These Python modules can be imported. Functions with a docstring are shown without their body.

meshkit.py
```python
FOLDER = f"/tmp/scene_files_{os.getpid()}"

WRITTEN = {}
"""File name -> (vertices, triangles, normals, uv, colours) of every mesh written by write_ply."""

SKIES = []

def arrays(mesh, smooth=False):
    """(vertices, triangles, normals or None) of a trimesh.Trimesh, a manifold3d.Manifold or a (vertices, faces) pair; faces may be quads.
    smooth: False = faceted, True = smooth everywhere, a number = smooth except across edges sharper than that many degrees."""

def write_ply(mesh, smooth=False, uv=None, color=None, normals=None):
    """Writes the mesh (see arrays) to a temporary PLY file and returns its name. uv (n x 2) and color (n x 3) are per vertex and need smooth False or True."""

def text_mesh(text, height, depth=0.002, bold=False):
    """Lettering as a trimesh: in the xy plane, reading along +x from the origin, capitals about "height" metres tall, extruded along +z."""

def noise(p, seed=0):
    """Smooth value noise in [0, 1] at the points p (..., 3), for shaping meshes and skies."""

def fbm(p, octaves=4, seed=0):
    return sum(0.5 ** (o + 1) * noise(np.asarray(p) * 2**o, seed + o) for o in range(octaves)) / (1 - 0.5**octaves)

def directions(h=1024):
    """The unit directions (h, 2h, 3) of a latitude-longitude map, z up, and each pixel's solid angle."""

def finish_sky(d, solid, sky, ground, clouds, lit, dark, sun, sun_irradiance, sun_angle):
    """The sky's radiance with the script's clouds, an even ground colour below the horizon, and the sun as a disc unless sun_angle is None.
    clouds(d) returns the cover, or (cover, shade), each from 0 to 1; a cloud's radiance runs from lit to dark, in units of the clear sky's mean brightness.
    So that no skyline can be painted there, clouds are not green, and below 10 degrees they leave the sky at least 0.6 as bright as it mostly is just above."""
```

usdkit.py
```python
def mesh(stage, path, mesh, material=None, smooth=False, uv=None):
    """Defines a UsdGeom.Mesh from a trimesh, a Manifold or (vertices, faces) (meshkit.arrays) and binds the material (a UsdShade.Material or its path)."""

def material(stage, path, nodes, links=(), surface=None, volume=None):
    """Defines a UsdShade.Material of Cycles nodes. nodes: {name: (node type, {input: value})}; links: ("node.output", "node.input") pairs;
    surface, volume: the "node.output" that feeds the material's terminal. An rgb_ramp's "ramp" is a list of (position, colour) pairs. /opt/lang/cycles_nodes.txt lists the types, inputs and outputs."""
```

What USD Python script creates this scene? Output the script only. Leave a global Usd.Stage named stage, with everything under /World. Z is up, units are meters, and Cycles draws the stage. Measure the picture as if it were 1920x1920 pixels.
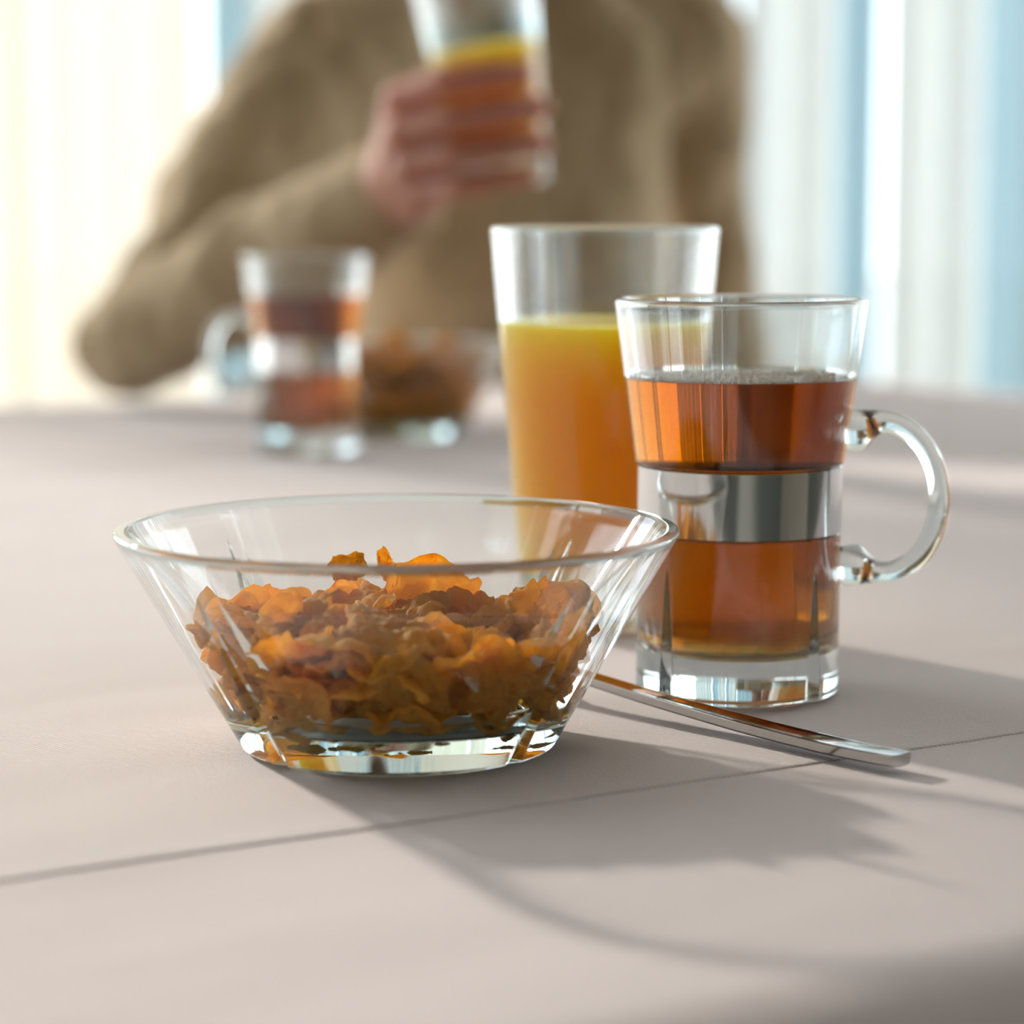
import math, numpy as np, trimesh, manifold3d, usdkit, meshkit
from manifold3d import Manifold, Mesh as MMesh
from pxr import Usd, UsdGeom, UsdLux, UsdShade, Gf, Sdf, Vt

stage = Usd.Stage.CreateInMemory()
UsdGeom.SetStageUpAxis(stage, 'Z'); UsdGeom.SetStageMetersPerUnit(stage, 1.0)
UsdGeom.Xform.Define(stage, '/World'); UsdGeom.Scope.Define(stage, '/World/Looks')

# ------------------------------------------------------------------ camera
T = 0.742                                  # top of the cloth on the table
EYE = np.array([0.0, 0.0, T + 0.140])
FPX = 4500.0                               # focal length in pixels of the 1920 frame
PITCH = math.atan2(560.0, FPX)             # the horizon lies at y = 400
cam = UsdGeom.Camera.Define(stage, '/World/camera')
cam.AddTranslateOp().Set(Gf.Vec3d(*map(float, EYE)))
cam.AddRotateXOp().Set(90.0 - math.degrees(PITCH))
cam.CreateHorizontalApertureAttr(36.0); cam.CreateVerticalApertureAttr(36.0)
cam.CreateFocalLengthAttr(36.0 * FPX / 1920.0)
cam.CreateFStopAttr(7.0); cam.CreateFocusDistanceAttr(0.640)
cam.CreateClippingRangeAttr(Gf.Vec2f(0.02, 200.0))
cam.CreateExposureAttr(0.22)

# ------------------------------------------------------------------ light
SUN_AZ, SUN_EL = 39.0, 21.0                # left of straight ahead, above the horizon
sky = UsdLux.DomeLight.Define(stage, '/World/sky')
sky.CreateIntensityAttr(1.2); sky.CreateColorAttr(Gf.Vec3f(0.90, 0.95, 1.0))
sun = UsdLux.DistantLight.Define(stage, '/World/sun')
sun.CreateIntensityAttr(540); sun.CreateColorAttr(Gf.Vec3f(1.0, 0.885, 0.77)); sun.CreateAngleAttr(3.0)
sa, se = math.radians(SUN_AZ), math.radians(SUN_EL)
TO_SUN = np.array([-math.sin(sa) * math.cos(se), math.cos(sa) * math.cos(se), math.sin(se)])
def basis(z, up=(0, 0, 1)):
    z = np.asarray(z, float) / np.linalg.norm(z); x = np.cross(up, z); x /= np.linalg.norm(x)
    return np.stack([x, np.cross(z, x), z], 1)
def matrix(R, t=(0, 0, 0)):
    m = np.eye(4); m[:3, :3] = R; m[:3, 3] = t
    return Gf.Matrix4d(*m.T.ravel().tolist())
sun.AddTransformOp().Set(matrix(basis(TO_SUN)))

# ------------------------------------------------------------------ helpers
USED = {}
def numbered(name, parent='/World'):
    k = (parent, name); n = USED.get(k, 0); USED[k] = n + 1
    return parent + '/' + (name if n == 0 else '%s_%03d' % (name, n))
def tag(p, label=None, cat=None, group=None, kind=None):
    p = p.GetPrim() if hasattr(p, 'GetPrim') else p
    for k, v in (('label', label), ('category', cat), ('group', group), ('kind', kind)):
        if v: p.SetCustomDataByKey(k, v)
    return p
def obj(name, m, mat, parent='/World', smooth=30, thin=None, **kw):
    parent = parent if isinstance(parent, str) else str(parent.GetPath())
    p = usdkit.mesh(stage, numbered(name, parent), m, mat, smooth)
    p.CreateDoubleSidedAttr(True)
    if thin is not None:
        w = thin(np.array(p.GetPointsAttr().Get(), float)).astype(np.float32)
        UsdGeom.PrimvarsAPI(p).CreatePrimvar('thin', Sdf.ValueTypeNames.FloatArray, 'vertex').Set(Vt.FloatArray.FromNumpy(w))
    return tag(p, **kw)
def thing(name, label, cat, loc=(0, 0, 0), R=None, group=None):
    x = UsdGeom.Xform.Define(stage, numbered(name))
    x.AddTransformOp().Set(matrix(np.eye(3) if R is None else R, loc))
    return tag(x, label, cat, group)
def place(p, loc, R=None):
    UsdGeom.Xformable(p).AddTransformOp().Set(matrix(np.eye(3) if R is None else R, loc)); return p
def copy(src, name, label, loc, R=None, group=None):
    x = UsdGeom.Xform.Define(stage, numbered(name)); p = x.GetPrim()
    p.GetReferences().AddInternalReference(src.GetPath()); p.SetInstanceable(True)
    xf = UsdGeom.Xformable(p); xf.ClearXformOpOrder(); xf.GetPrim().GetAttribute('xformOp:transform').Set(matrix(np.eye(3) if R is None else R, loc)) if xf.GetPrim().GetAttribute('xformOp:transform') else xf.AddTransformOp().Set(matrix(np.eye(3) if R is None else R, loc))
    xf.SetXformOpOrder([UsdGeom.XformOp(p.GetAttribute('xformOp:transform'))])
    return tag(p, label, None, group)
CP, SP = math.cos(PITCH), math.sin(PITCH)
def ray(px, py):
    a, b = (px - 960.0) / FPX, (py - 960.0) / FPX
    return np.array([a, CP - b * SP, -SP - b * CP])
def at(px, py, z=T):                       # the point of the level z seen at a pixel
    d = ray(px, py); return EYE + d * (z - EYE[2]) / d[2]
def pt(px, py, Y):                         # the point of the upright plane Y seen at a pixel
    d = ray(px, py); return EYE + d * (Y / d[1])
def rotz(deg):
    a = math.radians(deg); return np.array([[math.cos(a), -math.sin(a), 0], [math.sin(a), math.cos(a), 0], [0, 0, 1]])
def box(x0, x1, y0, y1, z0, z1, r=0.0):
    if r:
        c = [Manifold.sphere(r, 12).translate((x, y, z)) for x in (x0 + r, x1 - r) for y in (y0 + r, y1 - r) for z in (z0 + r, z1 - r)]
        return tm(Manifold.batch_hull(c))
    b = trimesh.creation.box((x1 - x0, y1 - y0, z1 - z0)); b.apply_translation(((x0 + x1) / 2, (y0 + y1) / 2, (z0 + z1) / 2)); return b
def tm(m):
    q = m.to_mesh(); return trimesh.Trimesh(q.vert_properties[:, :3], q.tri_verts, process=True)
def man(t):
    return Manifold(MMesh(np.asarray(t.vertices, np.float32), np.asarray(t.faces, np.uint32)))
def grid_faces(nu, nv, wrap=False):
    i, j = np.meshgrid(np.arange(nu - (0 if wrap else 1)), np.arange(nv - 1), indexing='ij')
    i2 = (i + 1) % nu
    a, b, c, d = i * nv + j, i2 * nv + j, i2 * nv + j + 1, i * nv + j + 1
    return np.vstack([np.stack([a, b, c], -1).reshape(-1, 3), np.stack([a, c, d], -1).reshape(-1, 3)])
def resample(pts, step):
    pts = np.asarray(pts, float); out = [pts[0]]
    for p, q in zip(pts[:-1], pts[1:]):
        n = max(1, int(math.ceil(np.linalg.norm(q - p) / step)))
        out += [p + (q - p) * k / n for k in range(1, n + 1)]
    return np.array(out)
def fillet(pts, radii, n=6):
    """Rounds the corners of an (r, z) profile."""
    pts = [np.asarray(p, float) for p in pts]; out = [pts[0]]
    for k in range(1, len(pts) - 1):
        r = radii.get(k, 0)
        if not r: out.append(pts[k]); continue
        a, b = pts[k - 1] - pts[k], pts[k + 1] - pts[k]; la, lb = np.linalg.norm(a), np.linalg.norm(b); a, b = a / la, b / lb
        ang = math.acos(np.clip(a @ b, -1, 1)); d = min(r / math.tan(ang / 2), la * .49, lb * .49); rr = d * math.tan(ang / 2)
        c = pts[k] + (a + b) / np.linalg.norm(a + b) * rr / math.sin(ang / 2)
        p0, p1 = pts[k] + a * d - c, pts[k] + b * d - c
        t0 = math.atan2(p0[1], p0[0]); dt = (math.atan2(p1[1], p1[0]) - t0 + math.pi) % (2 * math.pi) - math.pi
        out += [c + rr * np.array([math.cos(t0 + dt * i / n), math.sin(t0 + dt * i / n)]) for i in range(n + 1)]
    out.append(pts[-1]); return np.array(out)
def lathe(profile, thetas=192, push=None):
    """A closed solid of revolution; the profile runs from axis to axis. push(theta, r, z, k) returns how far each point moves inward."""
    th = np.linspace(0, 2 * np.pi, thetas, endpoint=False) if np.isscalar(thetas) else np.asarray(thetas)
    r, z = profile[1:-1, 0], profile[1:-1, 1]; n, m = len(th), len(r)
    TH, R = np.meshgrid(th, r, indexing='ij'); Z = np.broadcast_to(z, TH.shape)
    if push is not None: R = R - push(TH, R, Z)
    v = np.stack([R * np.cos(TH), R * np.sin(TH), Z], -1).reshape(-1, 3)
    f = grid_faces(n, m, True)
    v = np.vstack([v, [0, 0, profile[0, 1]], [0, 0, profile[-1, 1]]])
    i = np.arange(n); i2 = (i + 1) % n
    f = np.vstack([f, np.stack([np.full(n, n * m), i2 * m, i * m], -1), np.stack([np.full(n, n * m + 1), i * m + m - 1, i2 * m + m - 1], -1)])
    t = trimesh.Trimesh(v, f, process=False)
    if t.volume < 0: t.invert()
    return t
def tube(path, radii, sides=24, caps=True, oval=(1, 1), up=(0, 0, 1)):
    p = np.asarray(path, float); t = np.gradient(p, axis=0); t /= np.linalg.norm(t, axis=1, keepdims=True)
    a = np.cross(t, up); a /= np.linalg.norm(a, axis=1, keepdims=True); b = np.cross(a, t)
    g = np.arange(sides) * 2 * np.pi / sides; rad = np.broadcast_to(radii, (len(p),))
    v = p[:, None] + rad[:, None, None] * (oval[0] * np.cos(g)[None, :, None] * a[:, None] + oval[1] * np.sin(g)[None, :, None] * b[:, None])
    v = v.transpose(1, 0, 2).reshape(-1, 3); f = grid_faces(sides, len(p), True); n = len(p)
    v = np.vstack([v, p[0], p[-1]]); i = np.arange(sides); i2 = (i + 1) % sides; k = sides * n
    f = np.vstack([f, np.stack([np.full(sides, k), i2 * n, i * n], -1), np.stack([np.full(sides, k + 1), i * n + n - 1, i2 * n + n - 1], -1)])
    q = trimesh.Trimesh(v, f, process=False)
    if q.volume < 0: q.invert()
    return q
def spline(pts, n):
    from scipy.interpolate import CubicSpline
    pts = np.asarray(pts, float); s = np.r_[0, np.cumsum(np.linalg.norm(np.diff(pts, axis=0), axis=1))]
    return CubicSpline(s, pts)(np.linspace(0, s[-1], n))
def fbm(p, s, o=4, seed=0): return meshkit.fbm(np.asarray(p) * s + 37.0, o, seed) - .5

# ------------------------------------------------------------------ materials
def M(name, nodes, links=(), surface='p.BSDF', volume=None):
    return usdkit.material(stage, '/World/Looks/' + name, nodes, links, surface, volume)
def plain(name, color, rough=.5, **kw):
    return M(name, {'p': ('principled_bsdf', dict(base_color=color, roughness=rough, **kw))})
def speckled(name, c1, c2, scale, rough=.6, bump=.0, bscale=None, detail=4, **kw):
    n = {'c': ('texture_coordinate', {}), 'n': ('noise_texture', dict(scale=scale, detail=detail)), 'r': ('rgb_ramp', {'ramp': [(.3, c1), (.7, c2)]}), 'p': ('principled_bsdf', dict(roughness=rough, **kw))}
    l = [('c.object', 'n.vector'), ('n.fac', 'r.fac'), ('r.color', 'p.base_color')]
    if bump:
        n['n2'] = ('noise_texture', dict(scale=bscale or scale, detail=3)); n['b'] = ('bump', dict(strength=1.0, distance=bump))
        l += [('c.object', 'n2.vector'), ('n2.fac', 'b.height'), ('b.normal', 'p.normal')]
    return M(name, n, l)
def glass(name, tint, thin=1.0):
    """Clear glass that bends light; where the mesh says it is a plain thin wall (primvar thin) it only reflects and lets light straight through."""
    return M(name, {'a': ('attribute', dict(attribute='thin')), 'k': ('math', dict(math_type='multiply', value2=thin)), 'g': ('glass_bsdf', dict(color=tint, roughness=0.0, IOR=1.5)),
                    't': ('transparent_bsdf', dict(color=(.982, .99, .99))), 'r': ('glossy_bsdf', dict(color=(1, 1, 1), roughness=0.0)), 'f': ('layer_weight', dict(blend=.5)), 'w': ('math', dict(math_type='power', value2=4.5)), 'w1': ('math', dict(math_type='multiply_add', value2=.9, value3=.024)),
                    'p': ('mix_closure', {}), 'm': ('mix_closure', {})},
             [('a.fac', 'k.value1'), ('k.value', 'm.fac'), ('f.facing', 'w.value1'), ('w.value', 'w1.value1'), ('w1.value', 'p.fac'), ('t.BSDF', 'p.closure1'), ('r.BSDF', 'p.closure2'), ('g.BSDF', 'm.closure1'), ('p.closure', 'm.closure2')], 'm.closure')
GLASS = glass('bowl_glass', (.88, .95, .96))
MUGGLASS = glass('mug_glass', (.92, .965, .97))
BUBBLE = M('bubble_film', {'g': ('glass_bsdf', dict(color=(1, .98, .95), roughness=0.0, IOR=1.5)), 'd': ('diffuse_bsdf', dict(color=(1.0, .97, .92))), 'm': ('mix_closure', dict(fac=.6))}, [('g.BSDF', 'm.closure1'), ('d.BSDF', 'm.closure2')], 'm.closure')
PANE = M('window_pane', {'g': ('glossy_bsdf', dict(color=(1, 1, 1), roughness=.0)), 't': ('transparent_bsdf', dict(color=(.98, .99, .99))), 'f': ('layer_weight', dict(blend=.5)), 'w': ('math', dict(math_type='power', value2=4.0)), 'k': ('math', dict(math_type='add', value2=.04, use_clamp=True)), 'm': ('mix_closure', {})},
         [('f.facing', 'w.value1'), ('w.value', 'k.value1'), ('k.value', 'm.fac'), ('t.BSDF', 'm.closure1'), ('g.BSDF', 'm.closure2')], 'm.closure')
TEA = M('tea', {'g': ('glass_bsdf', dict(color=(1, 1, 1), roughness=0.0, IOR=1.33)), 't': ('transparent_bsdf', dict(color=(1, 1, 1))), 'm': ('mix_closure', dict(fac=.12)), 'v': ('absorption_volume', dict(color=(.92, .70, .14), density=150.0))},
        [('g.BSDF', 'm.closure1'), ('t.BSDF', 'm.closure2')], 'm.closure', 'v.volume')
JUICE = M('orange_juice', {'p': ('principled_bsdf', dict(base_color=(.95, .46, .03), roughness=.25, subsurface_weight=1.0, subsurface_scale=.016, subsurface_radius=(1, .45, .08), ior=1.33))})
STEEL = M('polished_steel', {'p': ('principled_bsdf', dict(base_color=(.70, .71, .71), metallic=1.0, roughness=.09))})
SPOON = M('spoon_steel', {'p': ('principled_bsdf', dict(base_color=(.52, .52, .51), metallic=1.0, roughness=.12))})
FLAKE = M('cornflake', {'c': ('texture_coordinate', {}), 'n': ('noise_texture', dict(scale=190, detail=6, roughness=.7)), 'r': ('rgb_ramp', {'ramp': [(.28, (.80, .33, .03)), (.42, (1.0, .60, .09)), (.62, (1.0, .70, .16)), (.78, (1.0, .76, .28))]}),
                        'n3': ('noise_texture', dict(scale=95, detail=4, roughness=.6)), 's': ('rgb_ramp', {'ramp': [(.65, (0, 0, 0)), (.71, (.85, .85, .85))]}),
                        'g': ('geometry', {}), 'sg': ('mix_color', dict(a=(.8, .4, .05), b=(.88, .74, .56))), 'oi': ('object_info', {}), 'hv': ('hsv', dict(saturation=1.0)), 'mr': ('map_range', dict(from_min=0, from_max=1, to_min=.85, to_max=1.1)),
                        'n2': ('noise_texture', dict(scale=420, detail=6, roughness=.75)), 'b': ('bump', dict(strength=1.0, distance=.0022)),
                        'd': ('principled_bsdf', dict(roughness=.55, specular_ior_level=.35)), 'tl': ('translucent_bsdf', {}), 'm': ('mix_closure', dict(fac=.60))},
          [('c.object', 'n.vector'), ('n.fac', 'r.fac'), ('g.position', 'n3.vector'), ('n3.fac', 's.fac'), ('s.color', 'sg.fac'), ('r.color', 'sg.a'), ('sg.result', 'hv.color'), ('oi.random', 'mr.value'), ('mr.result', 'hv.value'),
           ('c.object', 'n2.vector'), ('n2.fac', 'b.height'), ('b.normal', 'd.normal'), ('hv.color', 'd.base_color'), ('hv.color', 'tl.color'), ('d.BSDF', 'm.closure1'), ('tl.BSDF', 'm.closure2')], 'm.closure')
def cloth_mat(name, color, twill):
    return M(name, {'c': ('texture_coordinate', {}), 'w': ('wave_texture', dict(scale=twill, distortion=1.5, detail=2, detail_scale=2, bands_direction='diagonal')), 'n': ('noise_texture', dict(scale=1300, detail=4)), 'a': ('math', dict(math_type='add')),
                    'w2': ('math', dict(math_type='multiply', value2=.5)), 'b': ('bump', dict(strength=.5, distance=.0006)), 'n2': ('noise_texture', dict(scale=14, detail=3)), 'r': ('rgb_ramp', {'ramp': [(.3, tuple(.97 * x for x in color)), (.7, color)]}),
                    'p': ('principled_bsdf', dict(roughness=.9, specular_ior_level=.15, sheen_weight=.15))},
             [('c.object', 'w.vector'), ('c.object', 'n.vector'), ('c.object', 'n2.vector'), ('w.fac', 'w2.value1'), ('w2.value', 'a.value1'), ('n.fac', 'a.value2'), ('a.value', 'b.height'), ('b.normal', 'p.normal'), ('n2.fac', 'r.fac'), ('r.color', 'p.base_color')])
CLOTH = cloth_mat('cotton_twill', (.74, .685, .695), 900)
LINEN = cloth_mat('soft_linen', (.685, .64, .645), 300)
WOOL = speckled('beige_knit', (.34, .25, .135), (.42, .315, .18), 60, .95, .0012, 500, sheen_weight=.25, sheen_tint=(1., .92, .8))
TROUSER = speckled('dark_cotton', (.05, .055, .07), (.07, .075, .09), 200, .9)
SKIN = M('skin', {'p': ('principled_bsdf', dict(base_color=(.40, .185, .12), roughness=.5, subsurface_weight=.3, subsurface_scale=.006, subsurface_radius=(1, .35, .2)))})
HAIR = speckled('dark_hair', (.04, .025, .015), (.09, .055, .03), 300, .6, .002, 400)
WOOD = speckled('oiled_oak', (.30, .19, .10), (.42, .28, .16), 9, .45)
WHITE = plain('white_paint', (.80, .79, .76), .5)
PLASTER = speckled('grey_green_plaster', (.155, .17, .155), (.17, .185, .17), 6, .8)
CEIL = speckled('white_plaster', (.80, .78, .74), (.83, .81, .77), 5, .9)
DOOR = speckled('beige_door', (.55, .52, .45), (.58, .55, .48), 4, .5)
TERRACE = speckled('pale_terrace_stone', (.55, .54, .50), (.62, .60, .56), 3, .9)
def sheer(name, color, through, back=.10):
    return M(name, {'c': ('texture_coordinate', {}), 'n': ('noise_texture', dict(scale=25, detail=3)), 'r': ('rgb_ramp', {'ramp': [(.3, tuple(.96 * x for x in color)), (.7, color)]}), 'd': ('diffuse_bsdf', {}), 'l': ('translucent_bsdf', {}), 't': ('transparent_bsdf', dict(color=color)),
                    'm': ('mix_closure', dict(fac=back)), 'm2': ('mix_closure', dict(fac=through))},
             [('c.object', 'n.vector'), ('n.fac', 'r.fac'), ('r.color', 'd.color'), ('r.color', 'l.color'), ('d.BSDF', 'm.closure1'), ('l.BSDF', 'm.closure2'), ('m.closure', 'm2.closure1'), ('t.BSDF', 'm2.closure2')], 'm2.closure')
CREAM = sheer('cream_sheer', (.83, .79, .69), .04, .20)  # white sheer with the warm sun glow painted into its colour
PALE = sheer('white_sheer', (.70, .755, .755), .05)
BLUE = sheer('pale_blue_sheer', (.40, .55, .62), .05)  # bluish daylight between the folds, painted into the fabric colour

# ------------------------------------------------------------------ the room
XL, XR, YB, YF, H = -2.7, 2.3, 4.6, -1.8, 2.6
S = dict(kind='structure')
def struct(name, m, mat, parent='/World'): return obj(name, m, mat, parent, **S)
struct('floor', box(XL - .1, XR + .1, YF - .1, YB + .1, -.06, 0), WOOD)
struct('ground', box(-30, 30, -20, 40, -.40, -.10), TERRACE)
struct('ceiling', box(XL - .1, XR + .1, YF - .1, YB + .1, H, H + .1), CEIL)
struct('wall_rear', box(XL, XR + .1, YF - .1, YF, 0, H), PLASTER)
struct('wall_right', box(XR, XR + .1, YF, .15, 0, H), DOOR)
struct('wall_right', box(XR, XR + .1, .15, 1.9, 0, H), PLASTER)
d1 = UsdGeom.Xform.Define(stage, '/World/door_1'); tag(d1, **S)  # unseen door, added as a pale reflector for the steel band and fill
obj('door_leaf', box(XR - .045, XR - .003, -.95, -.05, .005, 2.10, .004), DOOR, d1)
obj('door_handle', tube(spline([(XR - .05, -.15, 1.02), (XR - .09, -.15, 1.02), (XR - .095, -.18, 1.02), (XR - .095, -.27, 1.02)], 16), .009, 12, up=(0, .1, 1)), STEEL, d1)
def window(n, axis, c, a0, a1, mull):
    """A floor-to-ceiling window in the wall X = c (axis 'x') or Y = c (axis 'y') from a0 to a1."""
    w = UsdGeom.Xform.Define(stage, '/World/window_%d' % n); tag(w, **S)
    def b(lo, hi, z0, z1, d0, d1):
        return box(c + d0, c + d1, lo, hi, z0, z1) if axis == 'x' else box(lo, hi, c + d0, c + d1, z0, z1)
    fr = [b(a0, a0 + .06, .0, H, .02, .08), b(a1 - .06, a1, .0, H, .02, .08), b(a0 + .06, a1 - .06, 0, .06, .02, .08), b(a0 + .06, a1 - .06, H - .06, H, .02, .08)]
    obj('window_frame', trimesh.util.concatenate(fr), WHITE, w)
    e = [a0 + .03] + list(mull) + [a1 - .03]
    for m_ in mull: obj('mullion', b(m_ - .025, m_ + .025, .06, H - .06, .025, .075), WHITE, w)
    for p, q in zip(e[:-1], e[1:]): obj('pane', b(p + .026, q - .026, .061, H - .061, .047, .053), PANE, w)
window(1, 'y', YB, XL, XR, (-1.5, .05, 1.2))
struct('wall_left', box(XL - .1, XL, YF, 1.25, 0, H), PLASTER)
window(2, 'x', XL - .1, 1.25, YB, (2.9,))
window(3, 'x', XR, 1.9, YB, (3.25,))

def curtain(x0, x1, mat, label, y=YB - .14, folds=None, amp=.018, seed=0):
    n = 90; nz = 24; folds = folds or max(2, round((x1 - x0) / .085)); s = np.linspace(0, 1, n); z = np.linspace(.015, H - .04, nz)
    Sg, Z = np.meshgrid(s, z, indexing='ij')
    X = x0 + (x1 - x0) * Sg
    Y = y + .03 * (-1) ** seed + amp * np.sin(2 * np.pi * folds * Sg + .25 * np.sin(Z * 1.7 + seed)) * (1 + .3 * np.sin(3.1 * Sg * folds + seed))
    v = np.stack([X, Y, Z], -1).reshape(-1, 3); f = grid_faces(n, nz)
    v2 = v + [0, .0008, 0]; k = len(v)
    rim = np.r_[np.arange(nz), np.arange(1, n) * nz + nz - 1, (n - 1) * nz + np.arange(nz - 2, -1, -1), np.arange(n - 2, 0, -1) * nz]
    r2 = np.roll(rim, -1); side = np.vstack([np.stack([rim, r2, r2 + k], -1), np.stack([rim, r2 + k, rim + k], -1)])
    obj('curtain', (v, f), mat, smooth=True, label=label, cat='curtain', group='sheer curtain panels at the window')
rod = obj('curtain_rail', tube(np.array([[XL + .02, YB - .14, H - .018], [0, YB - .14, H - .018], [XR - .02, YB - .14, H - .018]]), .012, 12, up=(0, 1, 0)), WHITE, label='white rail under the ceiling carrying the sheer curtains', cat='curtain rail')

# px: spans seen in the photograph, turned into the curtain's plane
def cx(px): return pt(px, 300, YB - .14)[0]
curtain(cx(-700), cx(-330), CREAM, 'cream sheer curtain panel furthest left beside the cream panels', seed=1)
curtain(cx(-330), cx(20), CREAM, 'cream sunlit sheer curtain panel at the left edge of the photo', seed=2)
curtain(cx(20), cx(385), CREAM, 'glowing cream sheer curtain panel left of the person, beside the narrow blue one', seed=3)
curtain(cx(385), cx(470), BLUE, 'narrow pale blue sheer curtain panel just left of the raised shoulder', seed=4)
curtain(cx(470), cx(1000), PALE, 'wide white sheer curtain panel mostly hidden behind the person', seed=5)
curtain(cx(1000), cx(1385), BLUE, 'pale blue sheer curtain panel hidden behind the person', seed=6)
curtain(cx(1385), cx(1565), PALE, 'white sheer curtain panel just right of the person', seed=7)
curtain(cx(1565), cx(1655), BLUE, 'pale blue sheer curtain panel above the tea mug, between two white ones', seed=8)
curtain(cx(1655), cx(1835), PALE, 'white sheer curtain panel between two pale blue ones at the right', seed=9)
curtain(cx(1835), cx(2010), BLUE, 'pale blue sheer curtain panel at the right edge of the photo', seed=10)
curtain(cx(2010), cx(2500), PALE, 'white sheer curtain panel beyond the right edge', seed=11)

# ------------------------------------------------------------------ table and cloths
TA = math.radians(31.0); UX, VX = np.array([math.cos(TA), math.sin(TA)]), np.array([-math.sin(TA), math.cos(TA)])
V0, V1, U0, U1 = .295, 1.745, -1.05, 1.35
TR = np.array([[UX[0], VX[0], 0], [UX[1], VX[1], 0], [0, 0, 1.0]])      # table frame to world
table = thing('dining_table', 'oak dining table under the cream tablecloth', 'table')
def tbox(u0, u1, v0, v1, z0, z1, r=.004):
    b = box(u0, u1, v0, v1, z0, z1, r); b.vertices = b.vertices @ TR.T; return b
obj('tabletop', tbox(U0 + .012, U1 - .012, V0 + .012, V1 - .012, T - .105, T - .004, .048), WOOD, table)
for u in (U0 + .06, U1 - .13):
    for v in (V0 + .06, V1 - .13): obj('leg', tbox(u, u + .07, v, v + .07, 0, T - .106), WOOD, table)
def wrinkle(u, v):
    p = np.stack([u, v, np.zeros_like(u)], -1)
    q = np.stack([u * .9 + v * .5, v * 3.0 - u * .4, np.zeros_like(u)], -1)
    w = .0016 * fbm(p, 5.5, 3, 3) + .0011 * fbm(q, 7.0, 3, 5)
    crease = np.exp(-((v - .628 - .01 * np.sin(u * 9)) / .0035) ** 2) * .0012 * (u < .05)
    return w + crease
def cloth_grid(us, vs, lift, drop):
    """us, vs run past the table's edges; what hangs over falls in a rounded fold with soft waves."""
    U, V = np.meshgrid(us, vs, indexing='ij')
    def fold(a, lo, hi, r):
        over = np.maximum(lo - a, 0) + np.maximum(a - hi, 0); sgn = np.where(a < lo, -1.0, 1.0); base = np.clip(a, lo, hi)
        th = np.minimum(over / r, math.pi / 2); out = r * np.sin(th); dn = r * (1 - np.cos(th)) + np.maximum(over - r * math.pi / 2, 0)
        return base + sgn * out, dn, over
    R_ = .050
    Uf, du, ou = fold(U, U0 + R_, U1 - R_, R_); Vf, dv, ov = fold(V, V0 + R_, V1 - R_, R_)
    hang = np.clip(np.maximum(ou, ov) - R_ * 1.2, 0, None)
    wave = .35 * hang * (np.sin(U * 17 + V * 13) * .25 + fbm(np.stack([U, V, V * 0], -1), 4, 2, 8) * .5)
    Vf = Vf + np.where(ov > 0, np.sign(V - .9) * wave, 0); Uf = Uf + np.where(ou > 0, np.sign(U) * wave, 0)
    Z = T + lift - np.maximum(du, dv) + wrinkle(U, V) * np.clip(1 - hang * 8, 0, 1)
    w = np.stack([Uf * UX[0] + Vf * VX[0], Uf * UX[1] + Vf * VX[1], Z], -1).reshape(-1, 3)
    return w, grid_faces(len(us), len(vs))
def dense(a, b, lo, hi, fine, coarse):
    return np.unique(np.r_[np.arange(a, lo, coarse), np.arange(lo, hi, fine), np.arange(hi, b, coarse), b])
HANG = .24
us = dense(U0 - HANG, U1 + HANG, -.15, .95, .006, .012)
v, f = cloth_grid(us, dense(V0 - HANG, V1 + .07, V0 - .05, 1.0, .004, .010), -.00045, HANG)
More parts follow.
